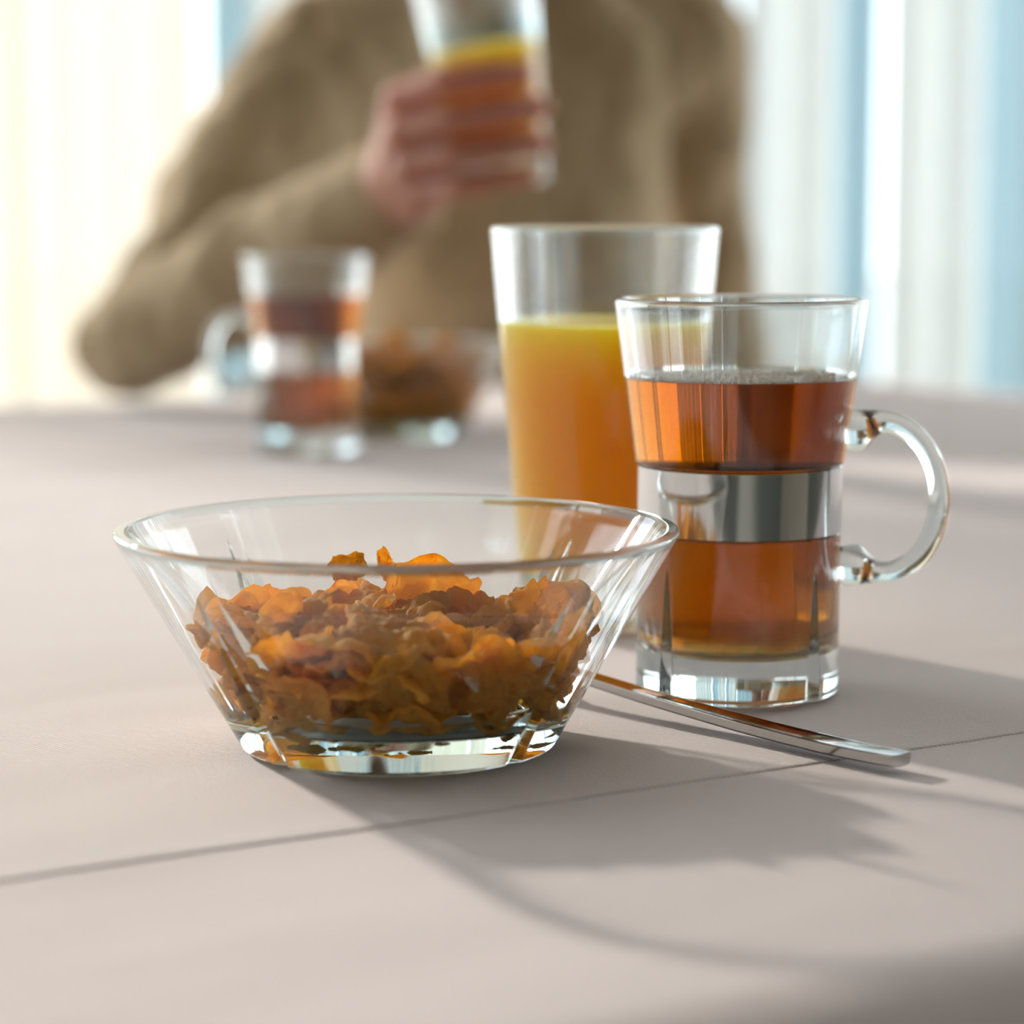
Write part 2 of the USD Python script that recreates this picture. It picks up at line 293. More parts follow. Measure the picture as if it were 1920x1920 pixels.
obj('tablecloth', (v, f), CLOTH, smooth=True, label='cream cotton twill tablecloth covering the whole table with hanging edges', cat='tablecloth')
VS = .479
vs = np.r_[VS - .0012, VS - .0009, VS, dense(VS + .002, V1 + .06, VS + .002, 1.0, .004, .010)]
v, f = cloth_grid(us, vs, 0, .1)
vv = v.reshape(len(us), len(vs), 3); vv[:, 0, 2] -= .0005; vv[:, 1, 2] -= .00015
vv[:, :3, :2] += (VX[None, None, :] * (.0016 * fbm(np.stack([us, us * 0, us * 0], -1), 14, 3, 2))[:, None, None])
obj('overlay_cloth', (vv.reshape(-1, 3), f), LINEN, smooth=True, label='smooth cream overlay cloth on the tablecloth, its hem running past the spoon tip', cat='overlay cloth')

# ------------------------------------------------------------------ glassware
def groove_thetas(offset, n_fine=44, n_coarse=34, half=.16):
    out = []
    for k in range(4):
        c = offset + k * np.pi / 2
        out += list(c + np.linspace(-half, half, n_fine, endpoint=False)) + list(c + np.linspace(half, np.pi / 2 - half, n_coarse, endpoint=False))
    return np.array(out)
def groove(offset, hw0, hw1, ztop, depth, r_in):
    """Four tapering notches in the outer wall, widest at the foot and running out at ztop; r_in(z) is where the outer wall ends."""
    def push(TH, R, Z):
        a = (TH - offset + np.pi / 4) % (np.pi / 2) - np.pi / 4
        s = np.clip(1 - Z / ztop, 0, 1); hw = (hw1 + (hw0 - hw1) * s) / np.maximum(R, 1e-4)
        x = np.clip(np.abs(a) / hw, 0, 1)
        prof = (1 - x) ** 1.0 * (1 - .25 * x)
        return depth * prof * np.clip(s * 3.2, 0, 1) * (R > r_in(Z))
    return push
BOWL_H, BOWL_R, BOWL_B = .0577, .0750, .0420
def bowl_r(z): return BOWL_B + (BOWL_R - BOWL_B) * z / BOWL_H
sl = (BOWL_R - BOWL_B) / BOWL_H
prof = fillet([(0, .0022), (.034, .0016), (.0375, 0), (BOWL_B - .0004, 0), (BOWL_R, BOWL_H), (BOWL_R - .0044, BOWL_H), (.0372, .0105), (0, .0100)], {1: .004, 2: .001, 3: .0012, 4: .0017, 5: .0017, 6: .006}, 8)
BOWL_OFF = math.radians(-90 + 47)
bowl_mesh = lathe(resample(prof, .0012), groove_thetas(BOWL_OFF + 0, half=.10), groove(BOWL_OFF, .0032, .0004, .047, .0018, lambda z: bowl_r(z) - .0026))
def bowl_thin(P):
    r, z = np.hypot(P[:, 0], P[:, 1]), P[:, 2]
    a = (np.arctan2(P[:, 1], P[:, 0]) - BOWL_OFF + np.pi / 4) % (np.pi / 2) - np.pi / 4
    far = np.abs(a) * r > .0044 * np.clip((.047 - z) / .03, 0, 1)
    return .93 * (far & (z > .0145) & (z < BOWL_H - .0022))
bc = at(748, 1394)[:2]; BOWL_AT = (bc[0], bc[1], T + .0008)
bowl = obj('glass_bowl', bowl_mesh, GLASS, smooth=28, thin=bowl_thin, label='clear glass bowl full of cornflakes in front of the mug, in sharp focus', cat='bowl')
place(bowl, BOWL_AT)
b2 = at(745, 816)[:2]; BOWL2_AT = (b2[0], b2[1], T + .0008)
bowl2 = obj('glass_bowl', bowl_mesh, GLASS, smooth=28, thin=bowl_thin, label='blurred clear glass bowl of cornflakes beyond, half hidden by the far mug', cat='bowl')
place(bowl2, BOWL2_AT, rotz(20))

MUG_H, MUG_R, MUG_B = .1150, .0367, .0297
BZ0, BZ1 = .0475, .0668
prof = fillet([(0, .0016), (.022, .0012), (.0255, 0), (MUG_B, 0), (MUG_B, .0470), (MUG_B - .0006, .0474), (MUG_B - .0006, .0670), (MUG_B + .0008, .0677), (MUG_R, MUG_H), (MUG_R - .0027, MUG_H), (.0272, .064), (.0266, .045), (.0262, .0135), (0, .0125)],
              {1: .003, 2: .001, 3: .0018, 8: .0011, 9: .0011, 12: .005}, 8)
MUG_OFF = math.radians(-90 + 48)
mug_solid = lathe(resample(prof, .0012), groove_thetas(MUG_OFF, half=.14), groove(MUG_OFF, .0036, .0003, .040, .0024, lambda z: np.full_like(z, MUG_B - .003) + (z > .046) * .1))
def inner_r(z): return np.interp(z, [.0135, .045, .064, MUG_H], [.0262, .0266, .0272, MUG_R - .0027])
def mug_px(px, py):                        # mug pixels to the mug's own upright plane
    return np.array([(px - 1381) / 6393.0, 0, (1295 - py) / 6393.0])
hp = [mug_px(*q) for q in ((1560, 806), (1598, 801), (1642, 787), (1690, 802), (1726, 840), (1747, 895), (1750, 950), (1736, 1005), (1704, 1048), (1660, 1068), (1620, 1064), (1580, 1052), (1560, 1046))]
path = spline(hp, 90); s = np.linspace(0, 1, 90)
rad = .00315 + .0034 * np.exp(-((s - .06) / .055) ** 2) + .0032 * np.exp(-((s - .94) / .05) ** 2)
handle = man(tube(path, rad, 28, up=(0, 1, 0), oval=(1, 1.12)))
core = man(lathe(np.array([(0, -.01), (MUG_B - .0008, -.01), (MUG_B - .0008, .0672), (MUG_B, .0678), (MUG_R - .0008, MUG_H), (MUG_R, .2), (0, .2)]), 256))
handle = (handle - core).decompose(); handle = tm(max(handle, key=lambda q: q.volume()))
band = lathe(np.array([(0, BZ0), (.0294, BZ0), (.0299, BZ0 + .0003), (.0299, BZ1 - .0003), (.0294, BZ1), (0, BZ1)]), 160)
bo = man(band) - Manifold.cylinder(.2, .02925, .02925, 256).translate((0, 0, 0)); band = tm(bo)
TEA_Z = .0920
tp = [(0, .01245), (.0225, .01255), (.0249, .0141), (.02635, .0163)] + [(inner_r(z) + .00008, z) for z in np.linspace(.018, TEA_Z + .0003, 60)] + [(inner_r(TEA_Z) - .0006, TEA_Z + .0001), (inner_r(TEA_Z) - .003, TEA_Z), (0, TEA_Z)]
tea_mesh = lathe(np.array(tp), 192)
def bubbles(seed):
    g = np.random.default_rng(seed); put = []; ball = trimesh.creation.icosphere(2, 1.0); V, F = [], []
    R = inner_r(TEA_Z) - .0012
    for _ in range(12000):
        x, y, q = g.uniform(-.027, .027), g.uniform(-.030, .012), g.uniform(.0004, .0009)
        if x * x + y * y > (R - q) ** 2 or fbm(np.array([x, y, 0]), 160, 2, 9) < -.12: continue
        if put and (np.hypot(*(np.array(put)[:, :2] - [x, y]).T) < .85 * (np.array(put)[:, 2] + q)).any(): continue
        put.append((x, y, q)); F.append(ball.faces + len(V) * len(ball.vertices)); V.append(ball.vertices * q + [x, y, TEA_Z + q * .8 + .0001])
        if len(put) >= 480: break
    return trimesh.Trimesh(np.vstack(V), np.vstack(F), process=False)
def make_mug(label, tea_label, loc, deg, group, far=False):
    R = rotz(deg); m = thing('glass_mug', label, 'mug', loc, R, group)
    obj('glass_body', mug_solid, MUGGLASS, m, smooth=28, thin=lambda P: .05 + .87 * ((P[:, 2] > TEA_Z + .001) & (P[:, 2] < MUG_H - .002))); obj('handle', handle, MUGGLASS, m, smooth=50, thin=lambda P: 0 * P[:, 0]); obj('steel_band', band, STEEL, m, smooth=40, label='polished steel band around the waist')
    t = thing('tea', tea_label, 'tea', loc, R)
    obj('tea_liquid', tea_mesh, TEA, t, smooth=40)
    if not far: obj('foam', bubbles(4), BUBBLE, t, smooth=True, kind='stuff', label='pale foam bubbles on the tea')
mc = at(1381, 1296)[:2]
make_mug('clear glass mug with a steel band and its handle to the right, near the spoon', 'amber tea with a rim of bubbles in the near mug', (mc[0], mc[1], T + .0008), -6, None)
m2 = at(577, 846)[:2]
make_mug('blurred clear glass mug with a steel band, its handle to the left, near the person', 'dark red-brown tea in the far blurred mug', (m2[0], m2[1], T + .0008), 176, None, True)

GH, GR, GB = .1350, .0388, .0275
prof = fillet([(0, .0016), (.020, .0012), (.0235, 0), (GB, 0), (GR, GH), (GR - .0030, GH), (GB - .0012, .014), (0, .0125)], {1: .003, 2: .001, 3: .0018, 4: .0012, 5: .0012, 6: .005}, 8)
G_OFF = math.radians(-90 + 55)
tumbler = lathe(resample(prof, .0014), groove_thetas(G_OFF, half=.14), groove(G_OFF, .0036, .0003, .055, .0022, lambda z: GB + (GR - GB) * z / GH - .0028))
def g_in(z): return np.interp(z, [.014, GH], [GB - .0012, GR - .0030])
def juice_mesh(zt):
    p = [(0, .01245), (.020, .0128), (.0236, .0150)] + [(g_in(z) + .00008, z) for z in np.linspace(.018, zt + .0006, 40)] + [(g_in(zt) - .0012, zt + .00005), (g_in(zt) - .003, zt), (0, zt)]
    return lathe(np.array(p), 160)
def tumbler_thin(P): return .05 + .85 * ((P[:, 2] > .1045) & (P[:, 2] < GH - .002))
gY = .818; gt = pt(1134, 428, gY); gl = (gt[0], gY, T + .0008)
place(obj('glass_tumbler', tumbler, MUGGLASS, smooth=28, thin=tumbler_thin, label='tall clear glass tumbler of orange juice standing behind the bowl and mug', cat='glass'), gl)
place(obj('orange_juice', juice_mesh(.1025), JUICE, smooth=40, label='bright orange juice in the tumbler standing behind the bowl', cat='juice'), gl)
# the held glass: its axis leans left at the top
HY = 1.50; HB = pt(947, 352, HY); HT = pt(883, -70, HY - .004); AX = (HT - HB) / np.linalg.norm(HT - HB)
HR = np.stack([np.cross((0, 1, 0), AX) / np.linalg.norm(np.cross((0, 1, 0), AX)), np.zeros(3), AX], 1); HR[:, 1] = np.cross(HR[:, 2], HR[:, 0])
place(obj('glass_tumbler', tumbler, MUGGLASS, smooth=28, thin=tumbler_thin, label="tilted clear glass tumbler of orange juice held up in the person's hand", cat='glass'), HB, HR)
place(obj('orange_juice', juice_mesh(.0870), JUICE, smooth=40, label="orange juice in the tilted glass held in the hand", cat='juice'), HB, HR)

# ------------------------------------------------------------------ spoon
e0 = at(1690, 1426, T + .003); n0 = at(1120, 1286, T + .006)
ax = (n0 - e0); ax[2] = 0; LEN = np.linalg.norm(ax); ax /= LEN; side = np.array([ax[1], -ax[0], 0.0])
st = np.array([0, .002, .02, .05, .09, .125, .140, .150, .160, .172, .182, .188, .1895])
zc = np.interp(np.linspace(0, .1895, 80), [0, .02, .05, .09, .125, .14, .155, .175, .1895], [.0022, .0018, .0026, .0048, .0076, .0082, .0084, .0086, .0090])
ss = np.linspace(0, .1895, 80)
from scipy.ndimage import gaussian_filter1d
zc = gaussian_filter1d(zc, 3)
wd = np.interp(ss, st, [.0078, .0090, .0092, .0086, .0072, .0056, .0060, .0140, .0250, .0300, .0240, .0120, .002]); th = np.interp(ss, [0, .06, .125, .14, .16, .19], [.0032, .0030, .0026, .0022, .0014, .0011]); dish = np.interp(ss, [0, .01, .12, .142, .165, .185, .19], [.0002, .0006, .0005, .0, .0055, .002, 0])
xs = np.linspace(-1, 1, 25); P = []
for k in range(80):
    c = e0 * [1, 1, 0] + ax * ss[k] + [0, 0, T + .0008 + zc[k]]
    top = [c + side * x * wd[k] / 2 + np.array([0, 0, th[k] / 2 - dish[k] * (1 - x * x) - .0004 * max(0, abs(x) - .9) / .1]) for x in xs]
    bot = [c + side * x * wd[k] / 2 * .93 + np.array([0, 0, -th[k] / 2 - dish[k] * (1 - x * x) + .0006 * max(0, abs(x) - .8) / .2]) for x in xs[::-1]]
    P.append(top + bot)
P = np.array(P); ns = P.shape[1]
vv = P.transpose(1, 0, 2).reshape(-1, 3); f = grid_faces(ns, 80, True)
k = len(vv); vv = np.vstack([vv, P[0].mean(0), P[-1].mean(0)]); i = np.arange(ns); i2 = (i + 1) % ns
f = np.vstack([f, np.stack([np.full(ns, k), i2 * 80, i * 80], -1), np.stack([np.full(ns, k + 1), i * 80 + 79, i2 * 80 + 79], -1)])
sp = trimesh.Trimesh(vv, f, process=False)
if sp.volume < 0: sp.invert()
low = sp.vertices[:, 2].min()
sp.apply_translation((0, 0, T + .0009 - low))
obj('teaspoon', sp, SPOON, smooth=35, label='steel spoon lying between bowl and mug with its handle toward the right', cat='spoon')

# ------------------------------------------------------------------ cornflakes
NK = 8
def flake_params(k):
    r=np.random.default_rng(100+k)
    return dict(r0=.0108+.0034*r.random(), a=r.random(3)*6.28, e=.10+.14*r.random(), Rc=(.0095,.020,.013,.028,.0105,.016,.022,.012)[k], R2=(1 if r.random()<.5 else -1)*(.03+.03*r.random()), off=(r.random()-.5)*.006, seed=k*17)
def flake_map(k,rho,phi):
    """Points of flake k's middle sheet: rho in 0..1 across the flake, phi its angle."""
    p=flake_params(k); a=p['a']
    q=np.stack([np.cos(phi)*1.7+5,np.sin(phi)*1.7+5,np.full_like(phi,3.)],-1)
    R=p['r0']*(1+.05*np.sin(11*phi+a[2]*3)*np.cos(4*phi+a[0])+p['e']*np.cos(2*phi+a[0])+.09*np.cos(3*phi+a[1])+.05*np.cos(5*phi+a[2])+.30*(meshkit.fbm(q*2.2,4,p['seed'])-.5))
    x=rho*R*np.cos(phi); y=rho*R*np.sin(phi)
    n=lambda s,o: meshkit.fbm(np.stack([x*s+9,y*s+9,np.full_like(x,o)],-1),3,p['seed']+3)-.5
    bl=np.abs(n(300,11.))
    z=.0042*n(130,1.)*(.4+.6*rho)+.0030*n(420,4.)+.0018*n(850,7.)-.0022*bl
    z=z+.0016*rho**3*np.cos(6*phi+a[1]+3*n(60,2.))
    xx=x+p['off']; t=xx/p['Rc']; rr=p['Rc']-z
    X=rr*np.sin(t); Z=p['Rc']-rr*np.cos(t)
    Z=Z+y*y/(2*p['R2'])+.15*x*y/p['Rc']
    P=np.stack([X,y,Z],-1)
    return P
def flake_mesh(k):
    nr, na = 28, 110; rho = np.r_[0, np.linspace(0, 1, nr)[1:] ** .9]; ph = np.linspace(0, 2 * np.pi, na, endpoint=False)
    RH, PH = np.meshgrid(rho[1:], ph, indexing='ij')
    P = np.vstack([flake_map(k, np.zeros(1), np.zeros(1)), flake_map(k, RH.ravel(), PH.ravel())])
    f = [(0, 1 + j, 1 + (j + 1) % na) for j in range(na)]
    for r in range(nr - 2):
        for j in range(na):
            a, b = 1 + r * na + j, 1 + r * na + (j + 1) % na; f += [(a, a + na, b + na), (a, b + na, b)]
    t = trimesh.Trimesh(P, f, process=False); N = t.vertex_normals
    rr = np.r_[0, RH.ravel()]; h = .00075 * np.sqrt(np.clip(1 - rr ** 6, 0.02, 1)) * (1 + 1.1 * fbm(P, 330, 3, k))
    top, bot = P + N * h[:, None], P - N * h[:, None]; n = len(P); f = np.array(f)
    e = n - na + np.arange(na); e2 = np.roll(e, -1)
    F = np.vstack([f, f[:, ::-1] + n, np.stack([e, e + n, e2 + n], -1), np.stack([e, e2 + n, e2], -1)])
    return trimesh.Trimesh(np.vstack([top, bot]), F, process=False)
PILE = """5,1.426,0.0034,-0.0321,0.0368,-0.553,0.821,0.071,-0.121;
1,1.216,-0.0353,-0.0163,0.0344,0.725,-0.677,0.026,-0.120;
6,1.366,0.0086,0.0251,0.0326,-0.159,-0.179,-0.657,0.715;
5,1.415,0.0038,0.0106,0.0359,-0.536,0.834,-0.120,0.042;
3,1.246,-0.0116,0.0312,0.0316,-0.072,-0.027,0.793,0.605;
2,1.253,-0.0246,-0.0325,0.0301,-0.160,0.103,0.954,-0.230;
4,1.157,0.0355,-0.0285,0.0296,-0.072,0.171,0.952,0.242;
4,1.348,-0.0313,0.0056,0.0331,0.487,0.820,-0.071,0.293;
4,1.092,-0.0065,-0.0282,0.0323,-0.620,0.660,0.381,0.188;
5,1.335,-0.0052,-0.0027,0.0287,0.091,-0.211,0.925,0.303;
1,1.379,-0.0204,-0.0051,0.0307,0.244,0.902,0.029,0.355;
6,1.369,-0.0361,-0.0016,0.0283,0.228,-0.244,0.746,-0.576;
0,1.237,0.0338,0.0010,0.0272,-0.093,-0.383,-0.388,0.833;
2,1.009,-0.0337,0.0235,0.0309,-0.301,0.890,-0.087,-0.332;
2,1.216,-0.0235,0.0009,0.0315,0.966,-0.061,-0.225,-0.110;
5,1.114,0.0066,-0.0137,0.0266,0.014,-0.019,0.342,0.940;
3,1.335,0.0129,0.0356,0.0286,-0.592,0.714,-0.205,-0.312;
1,1.301,-0.0173,-0.0264,0.0276,0.144,-0.419,0.662,-0.605;
5,1.241,0.0305,0.0190,0.0257,-0.151,0.072,0.986,0.003;
1,1.177,0.0042,0.0265,0.0282,0.774,-0.578,0.228,0.119;
7,1.319,-0.0022,-0.0372,0.0305,0.281,0.928,-0.215,-0.114;
2,1.177,-0.0315,0.0173,0.0263,0.216,0.328,-0.243,0.887;
2,1.134,-0.0247,0.0325,0.0290,0.940,-0.296,-0.112,-0.130;
5,1.087,0.0482,0.0046,0.0264,-0.097,-0.581,0.323,0.741;
7,1.171,0.0260,-0.0186,0.0257,0.003,0.266,-0.301,0.916;
4,1.175,-0.0018,0.0057,0.0250,0.151,-0.043,-0.500,0.852;
6,1.089,-0.0186,-0.0313,0.0255,-0.049,-0.127,-0.290,0.947;
0,1.306,-0.0311,0.0051,0.0275,-0.505,0.823,0.031,-0.257;
1,1.318,0.0198,0.0051,0.0266,-0.191,-0.285,-0.409,0.846;
0,1.434,-0.0128,-0.0097,0.0292,0.946,0.114,-0.286,0.105;
2,1.042,0.0147,0.0358,0.0260,0.799,0.225,0.503,-0.242;
5,1.437,-0.0019,-0.0335,0.0279,0.356,0.920,-0.164,0.011;
7,1.096,0.0110,-0.0267,0.0255,-0.230,0.432,0.764,0.420;
7,1.166,0.0020,-0.0380,0.0241,-0.379,0.025,0.623,0.683;
5,1.157,0.0173,0.0295,0.0264,0.807,-0.476,0.182,0.297;
2,1.023,0.0277,-0.0391,0.0237,-0.459,-0.115,0.046,0.880;
5,1.265,0.0220,0.0220,0.0229,-0.293,-0.257,0.118,0.913;
5,1.334,0.0090,-0.0056,0.0268,-0.485,0.869,0.060,0.079;
7,1.409,0.0119,-0.0176,0.0252,-0.289,0.401,0.562,0.663;
0,1.382,-0.0208,0.0092,0.0259,0.946,-0.313,0.079,-0.023;
4,1.093,0.0348,-0.0011,0.0255,0.926,-0.152,-0.107,0.328;
4,1.301,-0.0008,0.0280,0.0214,-0.027,-0.141,0.987,0.065;
1,1.180,0.0168,-0.0348,0.0234,0.786,0.492,-0.150,0.343;
5,1.434,-0.0327,-0.0117,0.0210,-0.204,-0.070,-0.557,0.802;
5,1.096,-0.0144,0.0377,0.0248,0.927,-0.004,-0.180,-0.330;
3,1.223,-0.0109,0.0270,0.0238,0.897,-0.400,0.175,-0.067;
1,1.250,-0.0030,0.0198,0.0220,-0.202,0.016,0.747,0.633;
1,1.273,-0.0150,-0.0251,0.0218,0.032,0.300,-0.527,0.795;
4,1.281,0.0237,-0.0182,0.0244,0.542,0.823,-0.164,-0.044;
0,1.066,0.0340,-0.0096,0.0237,0.019,0.655,-0.021,0.755;
0,1.056,0.0239,-0.0181,0.0204,0.007,0.111,0.627,0.771;
4,1.392,-0.0100,-0.0304,0.0240,0.961,0.271,-0.042,-0.044;
2,1.245,0.0336,0.0252,0.0198,-0.276,0.105,0.797,-0.527;
6,1.046,0.0041,-0.0428,0.0201,-0.244,-0.193,-0.619,0.721;
3,1.383,0.0350,0.0000,0.0191,-0.158,-0.063,0.753,0.636;
6,1.057,0.0038,0.0047,0.0219,0.052,0.998,0.024,-0.013;
6,1.024,-0.0308,0.0157,0.0183,0.196,-0.106,0.943,-0.247;
3,1.255,-0.0292,-0.0193,0.0178,0.201,-0.103,0.969,-0.102;
0,1.216,0.0190,-0.0191,0.0180,0.027,0.149,-0.555,0.818;
0,1.369,-0.0231,0.0248,0.0173,-0.019,0.070,-0.321,0.944;
5,1.276,-0.0175,-0.0273,0.0216,0.992,0.037,-0.023,0.115;
4,1.177,-0.0273,0.0038,0.0176,0.235,0.208,0.761,-0.567;
3,1.235,-0.0030,0.0248,0.0186,0.116,0.229,-0.570,0.781;
5,1.386,0.0174,0.0249,0.0217,0.397,0.912,-0.101,-0.034;
0,1.336,0.0076,0.0254,0.0180,-0.189,0.180,0.587,0.767;
7,1.355,-0.0317,0.0036,0.0150,0.019,0.115,0.959,0.260;
1,1.395,0.0268,0.0084,0.0179,0.008,0.122,-0.255,0.959;
3,1.339,0.0026,-0.0025,0.0169,-0.089,-0.101,0.124,0.983;
2,1.253,-0.0238,-0.0311,0.0169,-0.148,0.272,0.146,0.940;
7,1.414,-0.0270,0.0084,0.0156,-0.032,-0.207,0.745,-0.633;
2,1.166,-0.0343,0.0239,0.0168,0.010,0.290,-0.379,0.879;
3,1.076,-0.0360,-0.0097,0.0169,-0.216,-0.015,-0.567,0.794;
7,1.222,0.0263,0.0134,0.0148,-0.090,0.044,0.170,0.980;
0,1.081,-0.0278,-0.0113,0.0175,-0.310,-0.124,0.905,-0.263;
5,1.088,-0.0128,0.0003,0.0197,-0.366,0.922,-0.118,0.053;
1,1.341,-0.0017,-0.0261,0.0175,0.005,-0.127,0.353,0.927;
1,1.193,-0.0165,0.0332,0.0177,0.205,-0.152,0.830,0.496;
6,1.382,0.0160,0.0223,0.0140,0.030,0.033,-0.331,0.943;
6,1.354,0.0008,-0.0037,0.0144,-0.021,-0.045,-0.600,0.799;
6,1.307,0.0257,0.0002,0.0141,0.017,0.024,0.826,-0.563;
2,1.314,0.0071,-0.0104,0.0147,-0.125,-0.034,0.975,-0.181;
2,1.038,-0.0021,0.0358,0.0180,0.828,0.544,0.080,-0.109;
3,1.124,0.0136,0.0109,0.0153,-0.112,-0.042,0.936,0.332;
3,1.131,0.0175,-0.0206,0.0144,0.109,-0.030,0.976,0.186"""
rows = [list(map(float, r.split(','))) for r in PILE.replace('\n', '').split(';')]
def quat(q):
    x, y, z, w = np.array(q) / np.linalg.norm(q)
    return np.array([[1 - 2 * (y * y + z * z), 2 * (x * y - z * w), 2 * (x * z + y * w)], [2 * (x * y + z * w), 1 - 2 * (x * x + z * z), 2 * (y * z - x * w)], [2 * (x * z - y * w), 2 * (y * z + x * w), 1 - 2 * (x * x + y * y)]])
UsdGeom.Scope.Define(stage, '/World/Looks/shapes')
FK = []
for k in range(NK):
    c = stage.CreateClassPrim('/World/Looks/shapes/flake_kind_%d' % k)
    usdkit.mesh(stage, str(c.GetPath()) + '/flake', flake_mesh(k), FLAKE, 50); FK.append(c)
def spot(x, y, z):
    r = math.hypot(x, y)
    if z > .0335: return 'on top, toward the left' if x < -.018 else 'on top, toward the right' if x > .018 else 'on top, in the middle'
    if r > .034: return 'along the front wall' if y < -.7 * r else 'along the rear wall' if y > .7 * r else 'along the left wall' if x < 0 else 'along the right wall'
    return 'deep inside'
def heap(at_, deg, label, group, lift=0, count=999):
    R0 = rotz(deg)
    for n, (k, s_, x, y, z, *q) in enumerate(rows[:count]):
        p = UsdGeom.Xform.Define(stage, numbered('cornflake')).GetPrim()
        p.GetReferences().AddInternalReference(FK[int(k)].GetPath()); p.SetInstanceable(True)
        UsdGeom.Xformable(p).AddTransformOp().Set(matrix(R0 @ quat(q) * s_, np.array(at_) + R0 @ np.array([x * .985, y * .985, z - .0011]) + [0, 0, lift]))
        cr, sr = math.cos(math.radians(deg)), math.sin(math.radians(deg)); where = spot(x * cr - y * sr, x * sr + y * cr, z + lift)
        tag(p, label % where, 'cornflake', 'cornflakes %s of the %s bowl' % (where, group))
heap(BOWL_AT, 0, 'golden curled cornflake %s of the sharp near glass bowl', 'near')
def single(k, loc, ang, s_, label):
    p = UsdGeom.Xform.Define(stage, numbered('cornflake')).GetPrim()
    p.GetReferences().AddInternalReference(FK[k].GetPath()); p.SetInstanceable(True)
    from scipy.spatial.transform import Rotation
    UsdGeom.Xformable(p).AddTransformOp().Set(matrix(Rotation.from_euler('xyz', ang, degrees=True).as_matrix() * s_, loc))
    tag(p, label, 'cornflake', 'cornflakes in the near bowl')
single(3, pt(722, 1062, BOWL_AT[1] + .024), (75, 10, 60), .42, 'small cornflake standing upright, highest point of the near heap, middle of the bowl')
single(5, pt(650, 1068, BOWL_AT[1] + .026), (60, -20, 20), .40, 'tilted cornflake poking up left of the highest one in the near bowl')
heap(BOWL2_AT, 40, 'blurred golden cornflake %s of the far glass bowl', 'far', .017, 42)
heap(BOWL2_AT, 150, 'blurred golden cornflake %s of the far glass bowl', 'far')

# ------------------------------------------------------------------ the person
def bones(pairs, fine, smooth_n, lam=.5):
    out = Manifold()
    for chain in pairs:
        for (a, ra), (b, rb) in zip(chain[:-1], chain[1:]):
            out = out + Manifold.batch_hull([Manifold.sphere(ra, 20).translate(tuple(map(float, a))), Manifold.sphere(rb, 20).translate(tuple(map(float, b)))])
    t = tm(out.refine_to_length(fine)); t.merge_vertices()
    trimesh.smoothing.filter_taubin(t, lamb=.5, nu=.53, iterations=smooth_n)
    return t
A = np.array
sh_r, el_r, wr_r = pt(612, 112, 1.95), pt(240, 635, 1.755), pt(722, 372, 1.575)
sh_l, el_l = pt(1276, 84, 2.14), A([.212, 2.36, .72])
hip = A([.01, 2.36, .52]); head = A([.03, 2.03, 1.238])
C = HB + AX * .040                          # middle of the grip on the glass
ex, ed = HR[:, 0], -HR[:, 1]                 # across the glass, toward the camera
def h(x, d, z): return C + ex * x + ed * d + AX * z
kn = dict(i=h(-.054, .018, .024), m=h(-.057, .023, .004), r=h(-.055, .020, -.015), p=h(-.050, .013, -.032))
wr = wr_r
hand = [[(wr, .021), (h(-.060, -.030, -.012), .021), (kn['i'], .0115)], [(wr, .021), (h(-.062, -.020, -.016), .020), (kn['m'], .0115)], [(wr, .021), (h(-.058, -.018, -.026), .019), (kn['r'], .011)], [(wr, .021), (h(-.054, -.018, -.036), .017), (kn['p'], .0105)],
        [(wr, .020), (h(-.056, -.040, .002), .017), (h(-.047, -.036, .022), .0125), (h(-.026, -.040, .036), .0105), (h(.000, -.045, .040), .0090)]]
for key, z0, pip, dip, tip, r in (('i', .024, (-.026, .045), (.003, .043), (.020, .034), .0092), ('m', .004, (-.026, .047), (.008, .044), (.027, .031), .0095), ('r', -.015, (-.026, .045), (.005, .042), (.024, .030), .0091), ('p', -.032, (-.026, .040), (-.002, .039), (.014, .032), .0080)):
    dz = {'i': .004, 'm': .002, 'r': 0, 'p': -.002}[key]
    hand.append([(kn[key], r * 1.12), (h(*pip, z0 + dz), r * 1.02), (h(*dip, z0 + dz), r * .93), (h(*tip, z0 + dz - .001), r * .82)])
fwd = A([.12, -.98, 0]); fwd /= np.linalg.norm(fwd)
lh = A([.135, 2.165, .640]); wl = A([.175, 2.215, .655])
hand_l = [[(wl, .021), (lh, .020)]]
for k in range(4):
    b0 = lh + A([-.025 + .0, -.03, .02 - .0]) + A([-.004 * k, .019 * k - .02, -.004 * k]); hand_l.append([(wl, .018), (b0, .010), (b0 + A([-.035, -.006, -.006]), .009), (b0 + A([-.058, -.006, -.020]), .0075)])
hand_l.append([(wl, .016), (lh + A([.0, -.045, .02]), .011), (lh + A([-.03, -.062, .012]), .009)])
neck0, neck1 = A([.0, 2.115, 1.055]), A([.02, 2.07, 1.15])
